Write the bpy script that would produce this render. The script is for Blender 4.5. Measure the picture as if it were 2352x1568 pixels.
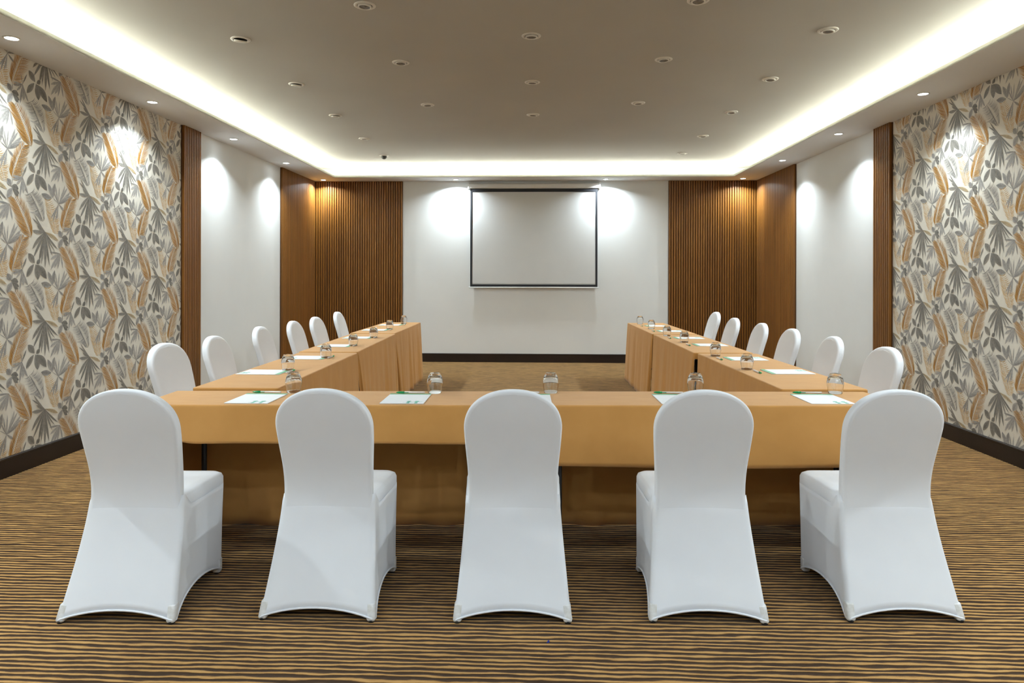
import bpy, math, random
import numpy as np
from mathutils import Matrix, Vector

# ------------------------------------------------------------------ clear
for o in list(bpy.data.objects):
    bpy.data.objects.remove(o, do_unlink=True)
SC = bpy.context.scene
COL = SC.collection
PI = math.pi
RNG = random.Random(7)

# ------------------------------------------------------------------ camera
CAM_H = 1.38
cd = bpy.data.cameras.new('camera')
cam = bpy.data.objects.new('camera', cd)
COL.objects.link(cam)
cd.sensor_fit = 'HORIZONTAL'
cd.sensor_width = 36.0
cd.lens = 1607.6 / 2352 * 36.0
cd.shift_x = 0.0
cd.shift_y = -(784 - 635.3) / 2352
cd.clip_start = 0.05
cam.matrix_world = (Matrix.Translation((0, 0, CAM_H)) @ Matrix.Rotation(0.0349, 4, 'Z')
                    @ Matrix.Rotation(PI / 2, 4, 'X') @ Matrix.Rotation(0.0022, 4, 'Z'))
SC.camera = cam

# ------------------------------------------------------------------ world, exposure, lamp levels
w = bpy.data.worlds.new('world')
SC.world = w
w.use_nodes = True
w.node_tree.nodes['Background'].inputs[0].default_value = (0.05, 0.05, 0.05, 1)
w.node_tree.nodes['Background'].inputs[1].default_value = 0.0
SC.view_settings.view_transform = 'Standard'
SC.view_settings.look = 'None'
SC.view_settings.gamma = 1.0
SC.view_settings.use_curve_mapping = False
SC.view_settings.exposure = 0.32

LAMP_COL = (0.83, 0.945, 1.0)      # cool white downlights
COVE_COL = (0.98, 1.0, 0.84)      # warm hidden strip
SPOT_W = 8.0
DISC_W = 19.0
COVE_EMIT = 140.0
FILL_W = 6.0  # level of the added fill lamps above the viewer
FILL_COL = (0.60, 0.78, 1.0)

# ------------------------------------------------------------------ room numbers
XL, XR, YB, YF = -3.628, 3.530, 11.290, -2.6     # left, right, back, rear walls
ZS, ZC = 2.921, 3.12                              # soffit, ceiling
LIPL, LIPR, LIPB, LIPF = -3.159, 3.017, 10.810, -2.15
SLAB = 0.012
LIP = 0.034
ZB = 0.139                                        # baseboard
TT = 0.75                                         # table top

# ------------------------------------------------------------------ materials
def new_mat(name):
    m = bpy.data.materials.new(name)
    m.use_nodes = True
    nt = m.node_tree
    return m, nt, nt.nodes['Principled BSDF']

def N(nt, kind, **kw):
    n = nt.nodes.new(kind)
    for k, v in kw.items():
        setattr(n, k, v)
    return n

def coords(nt, scale=(1, 1, 1), which='Object', rot=(0, 0, 0)):
    tc = N(nt, 'ShaderNodeTexCoord')
    mp = N(nt, 'ShaderNodeMapping')
    mp.inputs['Scale'].default_value = scale
    mp.inputs['Rotation'].default_value = rot
    nt.links.new(tc.outputs[which], mp.inputs['Vector'])
    return mp.outputs['Vector']

def noise(nt, vec, scale, detail=3, rough=0.55):
    n = N(nt, 'ShaderNodeTexNoise')
    n.inputs['Scale'].default_value = scale
    n.inputs['Detail'].default_value = detail
    n.inputs['Roughness'].default_value = rough
    nt.links.new(vec, n.inputs['Vector'])
    return n.outputs['Fac']

def ramp(nt, fac, stops):
    r = N(nt, 'ShaderNodeValToRGB')
    el = r.color_ramp.elements
    while len(el) < len(stops):
        el.new(0.5)
    for e, (p, c) in zip(el, stops):
        e.position = p
        e.color = tuple(c) + (1,)
    nt.links.new(fac, r.inputs['Fac'])
    return r.outputs['Color']

def bump(nt, bs, height, strength, dist):
    b = N(nt, 'ShaderNodeBump')
    b.inputs['Strength'].default_value = strength
    b.inputs['Distance'].default_value = dist
    nt.links.new(height, b.inputs['Height'])
    nt.links.new(b.outputs['Normal'], bs.inputs['Normal'])

def mat_noise(name, c1, c2, scale, rough=0.6, spec=0.3, bstr=0.0, bscale=400, bdist=0.001,
              stretch=(1, 1, 1), detail=3, which='Object'):
    m, nt, bs = new_mat(name)
    v = coords(nt, stretch, which)
    f = noise(nt, v, scale, detail)
    nt.links.new(ramp(nt, f, [(0.3, c1), (0.7, c2)]), bs.inputs['Base Color'])
    bs.inputs['Roughness'].default_value = rough
    bs.inputs['Specular IOR Level'].default_value = spec
    if bstr:
        bump(nt, bs, noise(nt, v, bscale, 2), bstr, bdist)
    return m

M = {}
M['white_wall'] = mat_noise('white_wall_paint', (0.755, 0.77, 0.765), (0.785, 0.80, 0.795), 1.5, 0.62, 0.3, 0.04, 180)
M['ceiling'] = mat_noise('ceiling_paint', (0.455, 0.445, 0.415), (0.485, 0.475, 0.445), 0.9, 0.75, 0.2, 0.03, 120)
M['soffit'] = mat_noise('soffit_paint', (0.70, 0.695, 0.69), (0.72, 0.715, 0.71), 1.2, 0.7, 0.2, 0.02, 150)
M['ivory'] = mat_noise('wallpaper_ivory', (0.74, 0.70, 0.61), (0.78, 0.74, 0.65), 6, 0.48, 0.45, 0.06, 300)
M['baseboard'] = mat_noise('baseboard_paint', (0.012, 0.006, 0.004), (0.018, 0.009, 0.006), 5, 0.42, 0.4)
M['cover'] = mat_noise('spandex_cover', (0.79, 0.81, 0.845), (0.82, 0.84, 0.87), 4, 0.55, 0.25, 0.08, 900, 0.0006)
M['cover'].node_tree.nodes['Principled BSDF'].inputs['Sheen Weight'].default_value = 0.15
M['pocket'] = mat_noise('spandex_pocket', (0.58, 0.57, 0.52), (0.80, 0.80, 0.80), 38, 0.7, 0.2, 0.1, 700)
M['black_rubber'] = mat_noise('black_rubber', (0.01, 0.01, 0.01), (0.02, 0.02, 0.02), 30, 0.6, 0.3)
M['cloth'] = mat_noise('tan_tablecloth', (0.525, 0.262, 0.073), (0.565, 0.287, 0.083), 7, 0.8, 0.15, 0.12, 500, 0.0012,
                       stretch=(1, 3, 1))
M['cloth'].node_tree.nodes['Principled BSDF'].inputs['Sheen Weight'].default_value = 0.2
def wrinkles(m, scale, strength, dist, stretch):
    nt = m.node_tree
    bs = nt.nodes['Principled BSDF']
    old = bs.inputs['Normal'].links[0].from_node
    f = noise(nt, coords(nt, stretch), scale, 3, 0.5)
    b2 = N(nt, 'ShaderNodeBump')
    b2.inputs['Strength'].default_value = strength
    b2.inputs['Distance'].default_value = dist
    nt.links.new(f, b2.inputs['Height'])
    nt.links.new(b2.outputs['Normal'], old.inputs['Normal'])
wrinkles(M['cloth'], 4.0, 0.35, 0.012, (1.0, 1.6, 1.0))
M['table_wood'] = mat_noise('table_plywood', (0.10, 0.06, 0.035), (0.14, 0.085, 0.05), 8, 0.55, 0.3)
M['dark_metal'] = mat_noise('dark_metal', (0.02, 0.02, 0.022), (0.03, 0.03, 0.033), 20, 0.4, 0.5)
M['paper'] = mat_noise('white_paper', (0.84, 0.86, 0.87), (0.87, 0.88, 0.89), 20, 0.6, 0.25)
M['green_print'] = mat_noise('green_print', (0.14, 0.42, 0.22), (0.16, 0.45, 0.25), 30, 0.5, 0.3)
M['teal_print'] = mat_noise('teal_print', (0.16, 0.46, 0.36), (0.18, 0.49, 0.39), 30, 0.5, 0.3)
M['pen_white'] = mat_noise('pen_white_plastic', (0.80, 0.76, 0.72), (0.82, 0.79, 0.75), 30, 0.3, 0.5)
M['pen_green'] = mat_noise('pen_green_plastic', (0.0, 0.30, 0.09), (0.005, 0.34, 0.11), 30, 0.25, 0.5)
M['screen_white'] = mat_noise('screen_fabric', (0.66, 0.67, 0.67), (0.68, 0.69, 0.69), 3, 0.55, 0.3)
M['screen_black'] = mat_noise('screen_border', (0.020, 0.021, 0.026), (0.026, 0.027, 0.033), 6, 0.55, 0.3)
M['white_metal'] = mat_noise('white_enamel', (0.75, 0.75, 0.74), (0.78, 0.78, 0.77), 8, 0.35, 0.5)
M['fixture_white'] = mat_noise('fixture_enamel', (0.70, 0.68, 0.63), (0.74, 0.72, 0.67), 30, 0.4, 0.5)
M['fixture_grey'] = mat_noise('fixture_reflector', (0.20, 0.19, 0.18), (0.27, 0.26, 0.25), 60, 0.25, 0.6)
M['fixture_dark'] = mat_noise('fixture_recess', (0.05, 0.047, 0.043), (0.07, 0.066, 0.06), 40, 0.5, 0.3)
M['blue_bit'] = mat_noise('blue_plastic', (0.01, 0.03, 0.25), (0.015, 0.04, 0.32), 40, 0.4, 0.4)

def wood_mat():
    m, nt, bs = new_mat('slat_wood')
    v = coords(nt, (60, 60, 1.6), 'Object')
    oi = N(nt, 'ShaderNodeObjectInfo')
    add = N(nt, 'ShaderNodeVectorMath', operation='ADD')
    mul = N(nt, 'ShaderNodeVectorMath', operation='SCALE')
    comb = N(nt, 'ShaderNodeCombineXYZ')
    nt.links.new(oi.outputs['Random'], comb.inputs[0])
    nt.links.new(oi.outputs['Random'], comb.inputs[2])
    nt.links.new(comb.outputs[0], mul.inputs[0])
    mul.inputs['Scale'].default_value = 37.0
    nt.links.new(v, add.inputs[0])
    nt.links.new(mul.outputs[0], add.inputs[1])
    f = noise(nt, add.outputs[0], 1.4, 5, 0.6)
    c = ramp(nt, f, [(0.25, (0.145, 0.053, 0.007)), (0.5, (0.200, 0.078, 0.011)), (0.75, (0.255, 0.107, 0.018))])
    mx = N(nt, 'ShaderNodeMix', data_type='RGBA', blend_type='MULTIPLY')
    mx.inputs[0].default_value = 1.0
    mr = N(nt, 'ShaderNodeMapRange')
    mr.inputs['To Min'].default_value = 0.86
    mr.inputs['To Max'].default_value = 1.14
    nt.links.new(oi.outputs['Random'], mr.inputs['Value'])
    nt.links.new(c, mx.inputs[6])
    nt.links.new(mr.outputs[0], mx.inputs[7])
    nt.links.new(mx.outputs[2], bs.inputs['Base Color'])
    bs.inputs['Roughness'].default_value = 0.42
    bs.inputs['Specular IOR Level'].default_value = 0.4
    bump(nt, bs, f, 0.1, 0.001)
    return m
M['wood'] = wood_mat()
M['rear_wall'] = mat_noise('rear_wall_darkened', (0.20, 0.15, 0.10), (0.24, 0.18, 0.12), 3, 0.7, 0.2, stretch=(8, 8, 0.5))  # brown chosen to cut the light bounced off this unseen wall
M['wood_groove'] = mat_noise('slat_backing', (0.07, 0.026, 0.006), (0.09, 0.036, 0.009), 14, 0.6, 0.25, stretch=(6, 6, 0.4))

def carpet_mat():
    m, nt, bs = new_mat('striped_carpet')
    tc = N(nt, 'ShaderNodeTexCoord')
    def nz(sc, scale, det=2):
        mp = N(nt, 'ShaderNodeMapping')
        mp.inputs['Scale'].default_value = sc
        nt.links.new(tc.outputs['Object'], mp.inputs['Vector'])
        return noise(nt, mp.outputs[0], scale, det)
    def mth(op, a, b=None, c=None):
        n = N(nt, 'ShaderNodeMath', operation=op)
        for i, x in enumerate((a, b, c)):
            if x is None:
                continue
            if isinstance(x, (int, float)):
                n.inputs[i].default_value = x
            else:
                nt.links.new(x, n.inputs[i])
        return n.outputs[0]
    sep = N(nt, 'ShaderNodeSeparateXYZ')
    nt.links.new(tc.outputs['Object'], sep.inputs[0])
    y = sep.outputs['Y']
    wob = mth('MULTIPLY', mth('SUBTRACT', nz((5.5, 26, 1), 1.0, 3), 0.5), 0.030)
    wob2 = mth('MULTIPLY', mth('SUBTRACT', nz((1.0, 8, 1), 1.0, 2), 0.5), 0.030)
    ph = mth('MULTIPLY', mth('ADD', mth('ADD', y, wob), wob2), 2 * PI / 0.0285)
    s = mth('SINE', ph)
    s = mth('ADD', s, mth('MULTIPLY', mth('SUBTRACT', nz((1, 1, 1), 420, 2), 0.5), 0.9))
    s = mth('ADD', s, mth('MULTIPLY', mth('SUBTRACT', nz((3, 14, 1), 1.0, 2), 0.5), 1.1))
    fac = mth('ADD', mth('MULTIPLY', s, 0.42), 0.5)
    col = ramp(nt, fac, [(0.30, (0.040, 0.018, 0.0045)), (0.50, (0.085, 0.040, 0.011)), (0.66, (0.33, 0.170, 0.045)), (0.90, (0.50, 0.290, 0.096))])
    fine = nz((1, 1, 1), 650, 2)
    mx = N(nt, 'ShaderNodeMix', data_type='RGBA', blend_type='MULTIPLY')
    mx.inputs[0].default_value = 1.0
    mr = N(nt, 'ShaderNodeMapRange')
    mr.inputs['From Min'].default_value = 0.3
    mr.inputs['From Max'].default_value = 0.7
    mr.inputs['To Min'].default_value = 0.72
    mr.inputs['To Max'].default_value = 1.25
    nt.links.new(fine, mr.inputs['Value'])
    nt.links.new(col, mx.inputs[6])
    nt.links.new(mr.outputs[0], mx.inputs[7])
    nt.links.new(mx.outputs[2], bs.inputs['Base Color'])
    bs.inputs['Roughness'].default_value = 0.95
    bs.inputs['Specular IOR Level'].default_value = 0.05
    bs.inputs['Sheen Weight'].default_value = 0.1
    bump(nt, bs, mth('ADD', fac, mth('MULTIPLY', fine, 0.6)), 0.5, 0.004)
    return m
M['carpet'] = carpet_mat()

def print_mat():
    m, nt, bs = new_mat('wallpaper_print')
    at = N(nt, 'ShaderNodeAttribute')
    at.attribute_name = 'ink'
    v = coords(nt, (1, 1, 1), 'Object')
    f = noise(nt, v, 70, 3, 0.65)
    mr = N(nt, 'ShaderNodeMapRange')
    mr.inputs['From Min'].default_value = 0.3
    mr.inputs['From Max'].default_value = 0.7
    mr.inputs['To Min'].default_value = 0.78
    mr.inputs['To Max'].default_value = 1.22
    nt.links.new(f, mr.inputs['Value'])
    mx = N(nt, 'ShaderNodeMix', data_type='RGBA', blend_type='MULTIPLY')
    mx.inputs[0].default_value = 1.0
    nt.links.new(at.outputs['Color'], mx.inputs[6])
    nt.links.new(mr.outputs[0], mx.inputs[7])
    nt.links.new(mx.outputs[2], bs.inputs['Base Color'])
    bs.inputs['Roughness'].default_value = 0.48
    bs.inputs['Specular IOR Level'].default_value = 0.45
    return m
M['print'] = print_mat()

def emit_mat(name, col, s):
    m = bpy.data.materials.new(name)
    m.use_nodes = True
    nt = m.node_tree
    nt.nodes.remove(nt.nodes['Principled BSDF'])
    e = N(nt, 'ShaderNodeEmission')
    e.inputs[0].default_value = tuple(col) + (1,)
    e.inputs[1].default_value = s
    nt.links.new(e.outputs[0], nt.nodes['Material Output'].inputs[0])
    return m
M['lens'] = emit_mat('lamp_lens', LAMP_COL, 20.0)
m_, nt_, bs_ = new_mat('frosted_lip')
bs_.inputs['Base Color'].default_value = (0.86, 0.86, 0.80, 1)
bs_.inputs['Roughness'].default_value = 0.6
tl_ = N(nt_, 'ShaderNodeBsdfTranslucent')
tl_.inputs[0].default_value = (0.9, 0.9, 0.84, 1)
mx_ = N(nt_, 'ShaderNodeMixShader')
mx_.inputs[0].default_value = 0.42
nt_.links.new(bs_.outputs[0], mx_.inputs[1])
nt_.links.new(tl_.outputs[0], mx_.inputs[2])
nt_.links.new(mx_.outputs[0], nt_.nodes['Material Output'].inputs[0])
M['lip'] = m_
M['cove_strip'] = emit_mat('cove_strip_light', COVE_COL, COVE_EMIT)

m_, nt_, bs_ = new_mat('tumbler_glass')
bs_.inputs['Transmission Weight'].default_value = 1.0
bs_.inputs['Roughness'].default_value = 0.0
bs_.inputs['IOR'].default_value = 1.5
bs_.inputs['Base Color'].default_value = (0.985, 0.99, 0.99, 1)
M['glass'] = m_

# ------------------------------------------------------------------ mesh helpers
class MB:
    def __init__(self):
        self.v, self.f, self.sm = [], [], []
    def add(self, vs, fs, smooth=False):
        b = len(self.v)
        self.v += [tuple(p) for p in vs]
        self.f += [tuple(b + i for i in f) for f in fs]
        self.sm += [smooth] * len(fs)
        return self
    def box(self, x0, x1, y0, y1, z0, z1):
        vs = [(x, y, z) for z in (z0, z1) for y in (y0, y1) for x in (x0, x1)]
        return self.add(vs, [(0, 2, 3, 1), (4, 5, 7, 6), (0, 1, 5, 4), (2, 6, 7, 3), (0, 4, 6, 2), (1, 3, 7, 5)])
    def loft(self, rings, cap0=True, cap1=True, closed=True, smooth=True):
        n = len(rings[0])
        vs = [p for r in rings for p in r]
        fs = []
        for i in range(len(rings) - 1):
            for j in range(n if closed else n - 1):
                k = (j + 1) % n
                fs.append((i * n + j, i * n + k, (i + 1) * n + k, (i + 1) * n + j))
        if cap0:
            fs.append(tuple(range(n - 1, -1, -1)))
        if cap1:
            fs.append(tuple((len(rings) - 1) * n + j for j in range(n)))
        return self.add(vs, fs, smooth)
    def lathe(self, prof, n=24, cap0=False, cap1=False, c=(0, 0, 0), smooth=True):
        rings = [[(c[0] + r * math.cos(2 * PI * j / n), c[1] + r * math.sin(2 * PI * j / n), c[2] + z) for j in range(n)]
                 for r, z in prof]
        return self.loft(rings, cap0, cap1, True, smooth)
    def tube(self, path, r, n=8, closed=False):
        P = [Vector(p) for p in path]
        rings = []
        L = len(P)
        for i, p in enumerate(P):
            a = P[(i - 1) % L] if (closed or i > 0) else p
            b = P[(i + 1) % L] if (closed or i < L - 1) else p
            t = (b - a).normalized()
            up = Vector((0, 0, 1)) if abs(t.z) < 0.9 else Vector((1, 0, 0))
            s = t.cross(up).normalized()
            u = s.cross(t)
            rr = r[i] if isinstance(r, (list, tuple)) else r
            rings.append([tuple(p + (s * math.cos(2 * PI * j / n) + u * math.sin(2 * PI * j / n)) * rr) for j in range(n)])
        if closed:
            rings.append(rings[0])
        return self.loft(rings, not closed, not closed)
    def mesh(self, name, mat):
        me = bpy.data.meshes.new(name)
        me.from_pydata(self.v, [], self.f)
        me.polygons.foreach_set('use_smooth', self.sm)
        me.materials.append(M[mat])
        me.validate()
        me.update()
        return me
    def build(self, name, mat, parent=None):
        return link(name, self.mesh(name, mat), parent)

def link(name, data, parent=None, loc=None, rz=None):
    o = bpy.data.objects.new(name, data)
    COL.objects.link(o)
    if parent is not None:
        o.parent = parent
    if loc is not None:
        o.location = loc
    if rz is not None:
        o.rotation_euler = (0, 0, rz)
    return o

def tag(o, label=None, cat=None, group=None, kind=None):
    if label:
        o['label'] = label
    if cat:
        o['category'] = cat
    if group:
        o['group'] = group
    if kind:
        o['kind'] = kind
    return o

def thing(name, label, cat, loc=(0, 0, 0), rz=0, group=None):
    return tag(link(name, None, None, loc, rz), label, cat, group)

def struct(name, mb, mat, label=None, parent=None):
    o = mb.build(name, mat, parent)
    if parent is None:
        tag(o, label, kind='structure')
    return o

def copy_tree(o, loc, rz, label, parent=None):
    c = o.copy()
    COL.objects.link(c)
    c.parent = parent
    if parent is None:
        c.location = loc
        c.rotation_euler = (0, 0, rz)
        if label:
            c['label'] = label
    for ch in o.children:
        copy_tree(ch, None, None, None, c)
    return c

def bevel(o, w, seg=2):
    b = o.modifiers.new('bevel', 'BEVEL')
    b.width = w
    b.segments = seg
    b.limit_method = 'ANGLE'
    return o

def lerp(a, b, t):
    return a + (b - a) * t

def interp(x, tab):
    for (x0, y0), (x1, y1) in zip(tab, tab[1:]):
        if x <= x1:
            t = max(0.0, (x - x0) / (x1 - x0))
            return lerp(y0, y1, t)
    return tab[-1][1]

def smooth_interp(x, tab):
    xs = [a for a, _ in tab]
    ys = [b for _, b in tab]
    n = len(tab)
    if x <= xs[0]:
        return ys[0]
    if x >= xs[-1]:
        return ys[-1]
    for i in range(n - 1):
        if x <= xs[i + 1]:
            break
    def m(k):
        if k == 0:
            return (ys[1] - ys[0]) / (xs[1] - xs[0])
        if k == n - 1:
            return (ys[-1] - ys[-2]) / (xs[-1] - xs[-2])
        return (ys[k + 1] - ys[k - 1]) / (xs[k + 1] - xs[k - 1])
    h = xs[i + 1] - xs[i]
    t = (x - xs[i]) / h
    return ((2 * t**3 - 3 * t**2 + 1) * ys[i] + (t**3 - 2 * t**2 + t) * h * m(i)
            + (-2 * t**3 + 3 * t**2) * ys[i + 1] + (t**3 - t**2) * h * m(i + 1))

def rrect(hw0, y0, hw1, y1, r, n=6, m=12):
    """Rounded trapezoid outline, rear side y0 (half width hw0), front side y1. Runs rear-left, rear-right,
    front-right, front-left.  Returns points with (x, y, side index, fraction along side)."""
    C = [(-hw0, y0), (hw0, y0), (hw1, y1), (-hw1, y1)]
    pts = []
    for k in range(4):
        a, b, c = Vector(C[k]), Vector(C[(k + 1) % 4]), Vector(C[(k + 2) % 4])
        d = (b - a).normalized()
        L = (b - a).length
        s0, s1 = a + d * r, b - d * r
        for i in range(m):
            t = i / m
            p = s0.lerp(s1, t)
            pts.append((p.x, p.y, k, (r + t * (L - 2 * r)) / L))
        e = (c - b).normalized()
        e1 = b + e * r
        for i in range(n):
            t = i / n
            p = s1 * (1 - t)**2 + b * 2 * t * (1 - t) + e1 * t * t
            pts.append((p.x, p.y, k, lerp((L - r) / L, 1.0, t)))
    return pts

# ================================================================== THE ROOM
T = 0.12
struct('floor', MB().box(XL - T, XR + T, YF - T, YB + T, -0.08, 0.0), 'carpet', 'brown and gold striped carpet covering the whole floor')
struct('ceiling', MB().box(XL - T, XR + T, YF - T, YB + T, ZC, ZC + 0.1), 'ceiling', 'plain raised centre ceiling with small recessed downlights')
wall_left = struct('wall_left', MB().box(XL - T, XL, YF, YB, 0, ZC), 'white_wall', 'left side wall')
wall_right = struct('wall_right', MB().box(XR, XR + T, YF, YB, 0, ZC), 'white_wall', 'right side wall')
struct('wall_back', MB().box(XL - T, XR + T, YB, YB + T, 0, ZC), 'white_wall', 'white end wall behind the projection screen')
struct('wall_front', MB().box(XL - T, XR + T, YF - T, YF, 0, ZC), 'rear_wall', 'unseen wall behind the viewer, coloured brown to bounce less light')

sof = MB()
sof.box(XL, LIPL, YF, YB, ZS, ZS + SLAB)
sof.box(LIPR, XR, YF, YB, ZS, ZS + SLAB)
sof.box(LIPL, LIPR, LIPB, YB, ZS, ZS + SLAB)
sof.box(LIPL, LIPR, YF, LIPF, ZS, ZS + SLAB)
struct('trim_1', sof, 'soffit', 'dropped soffit running round the edge of the ceiling')

lp = MB()
e = 0.004
lp.box(LIPL, LIPL + e, LIPF, LIPB, ZS, ZS + LIP)
lp.box(LIPR - e, LIPR, LIPF, LIPB, ZS, ZS + LIP)
lp.box(LIPL + e, LIPR - e, LIPB - e, LIPB, ZS, ZS + LIP)
lp.box(LIPL + e, LIPR - e, LIPF, LIPF + e, ZS, ZS + LIP)
struct('trim_2', lp, 'lip', 'pale frosted lip along the inner edge of the soffit')

# baseboards: tall dark board with a small bead on top
def baseboard(name, p0, p1, nrm):
    d = (Vector(p1) - Vector(p0))
    prof = [(0, 0), (0.016, 0), (0.016, ZB - 0.020), (0.019, ZB - 0.016), (0.019, ZB - 0.006), (0.015, ZB), (0, ZB)]
    r0 = [(p0[0] + nrm[0] * a, p0[1] + nrm[1] * a, z) for a, z in prof]
    r1 = [(p1[0] + nrm[0] * a, p1[1] + nrm[1] * a, z) for a, z in prof]
    return struct(name, MB().loft([r0, r1], smooth=False), 'baseboard', 'dark brown baseboard along the ' + name.split('_')[1] + ' wall')
baseboard('baseboard_left', (XL, YF), (XL, YB), (1, 0))
baseboard('baseboard_right', (XR, YB), (XR, YF), (-1, 0))
baseboard('baseboard_back', (XL + 0.02, YB), (XR - 0.02, YB), (0, -1))
baseboard('baseboard_front', (XR - 0.02, YF), (XL + 0.02, YF), (0, 1))

# ------------------------------------------------------------------ hidden cove strips
def cove(label, x0, x1, y0, y1):
    z = ZS + SLAB
    t = thing('cove_light', label, 'cove light', ((x0 + x1) / 2, (y0 + y1) / 2, z), 0, 'hidden cove strips')
    a, b = (x1 - x0) / 2, (y1 - y0) / 2
    MB().box(-a, a, -b, b, 0.0, 0.004).build('channel', 'white_metal', t)
    MB().box(-a * 0.98 if a > b else -a * 0.7, a * 0.98 if a > b else a * 0.7,
             -b * 0.98 if b > a else -b * 0.7, b * 0.98 if b > a else b * 0.7, 0.004, 0.012).build('diffuser', 'cove_strip', t)
CW = 0.15
cove('warm light strip hidden in the cove along the left side', LIPL - CW - 0.03, LIPL - CW, LIPF - 0.14, LIPB + 0.14)
cove('warm light strip hidden in the cove along the right side', LIPR + CW, LIPR + CW + 0.03, LIPF - 0.14, LIPB + 0.14)
cove('warm light strip hidden in the cove above the screen wall', LIPL - 0.14, LIPR + 0.14, LIPB + CW, LIPB + CW + 0.03)
cove('warm light strip hidden in the cove behind the viewer', LIPL - 0.14, LIPR + 0.14, LIPF - CW - 0.03, LIPF - CW)

# ------------------------------------------------------------------ wallpaper print
FANS=[((0.144, 0.047), [(0.011, -0.085, 0.0281, 0), (0.023, -0.142, 0.0216, 0), (0.079, -0.172, 0.0284, 0), (0.105, -0.191, 0.0197, 0), (0.143, -0.217, 0.0266, 0), (0.19, -0.2, 0.0224, 0), (0.223, -0.125, 0.0157, 0), (0.252, -0.094, 0.0113, 0), (0.286, -0.08, 0.0159, 0), (0.286, -0.009, 0.0272, 3), (0.011, 0.051, 0.0281, 0), (0.056, 0.092, 0.0219, 0), (0.009, 0.141, 0.013, 0), (0.027, 0.172, 0.014, 0)]), ((0.287, 0.269), [(0.236, 0.366, 0.0101, 1), (0.26, 0.396, 0.0125, 1), (0.297, 0.402, 0.0126, 1), (0.36, 0.422, 0.0232, 1), (0.389, 0.405, 0.0209, 1), (0.421, 0.377, 0.0258, 1), (0.426, 0.345, 0.0232, 1), (0.401, 0.321, 0.0209, 1), (0.2, 0.151, 0.0146, 1), (0.225, 0.125, 0.0157, 1), (0.255, 0.136, 0.0125, 1), (0.273, 0.148, 0.0125, 1), (0.358, 0.219, 0.0186, 1), (0.222, 0.31, 0.0056, 1)]), ((-0.088, 0.423), [(-0.177, 0.394, 0.0208, 1), (-0.146, 0.359, 0.0168, 1), (-0.077, 0.308, 0.0363, 1), (-0.112, 0.277, 0.019, 1), (-0.028, 0.307, 0.0192, 1), (-0.182, 0.413, 0.0125, 1), (-0.104, 0.488, 0.0063, 0), (-0.045, 0.505, 0.0128, 0)]), ((0.309, 0.546), [(0.193, 0.553, 0.0157, 1), (0.199, 0.499, 0.0247, 1), (0.202, 0.42, 0.0269, 1), (0.242, 0.437, 0.0249, 1), (0.278, 0.429, 0.0204, 1), (0.337, 0.434, 0.0161, 1)])]
OVALS=[(0.035, 0.472, -0.029, 0.537, 0.0518, 0), (0.026, 0.459, -0.046, 0.37, 0.0432, 0), (0.047, 0.459, 0.07, 0.347, 0.0569, 0), (0.058, 0.455, 0.16, 0.355, 0.059, 0), (0.054, 0.465, 0.09, 0.496, 0.0328, 0), (0.222, 0.31, 0.172, 0.409, 0.0403, 1), (0.222, 0.31, 0.247, 0.42, 0.0381, 1), (0.21, 0.305, 0.102, 0.324, 0.0426, 1), (-0.192, 0.347, -0.23, 0.391, 0.0437, 1), (-0.189, 0.344, -0.123, 0.334, 0.0437, 0), (-0.182, 0.332, -0.227, 0.259, 0.0457, 1), (-0.179, 0.328, -0.117, 0.301, 0.0333, 0), (-0.166, 0.317, -0.125, 0.283, 0.027, 0), (-0.182, 0.351, -0.181, 0.405, 0.0052, 0)]
FRONDS=[(0, (0.0, -0.004), (-0.041, 0.129), (-0.164, 0.27), 24, [(0, -0.121, 0.057), (0.5, -0.147, 0.063), (0.85, -0.111, 0.054), (1, -0.051, 0.025)], [(0, 0.013, 0.075), (0.5, 0.033, 0.084), (0.85, 0.029, 0.066), (1, 0.003, 0.024)], 0.0064), (0, (0.333, 0.073), (0.35, 0.179), (0.447, 0.333), 22, [(0, -0.032, 0.074), (0.5, -0.02, 0.082), (0.85, -0.005, 0.069), (1, 0.011, 0.021)], [(0, 0.102, 0.024), (0.5, 0.119, 0.041), (0.85, 0.1, 0.049), (1, 0.053, 0.008)], 0.0062), (1, (0.267, 0.039), (0.224, 0.166), (0.159, 0.307), 22, [(0, -0.054, 0.021), (0.5, -0.065, 0.023), (1, -0.035, 0.016)], [(0, 0.037, 0.019), (0.5, 0.076, 0.016), (1, 0.036, 0.02)], 0.0062), (2, (0.124, 0.121), (0.078, 0.261), (-0.015, 0.323), 30, [(0, -0.057, 0.042), (0.4, -0.1, -0.037), (0.8, -0.082, -0.031), (1, -0.065, -0.019)], [(0, 0.012, 0.049), (0.4, 0.051, 0.043), (0.8, 0.079, 0.035), (1, 0.044, 0.048)], 0.0065)]

GREY = [(0.215, 0.200, 0.175), (0.335, 0.318, 0.295), None, (0.36, 0.28, 0.17)]
OCH_D, OCH, OCH_L = (0.24, 0.095, 0.010), (0.46, 0.205, 0.026), (0.60, 0.33, 0.075)
BEI = (0.57, 0.39, 0.20)

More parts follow.
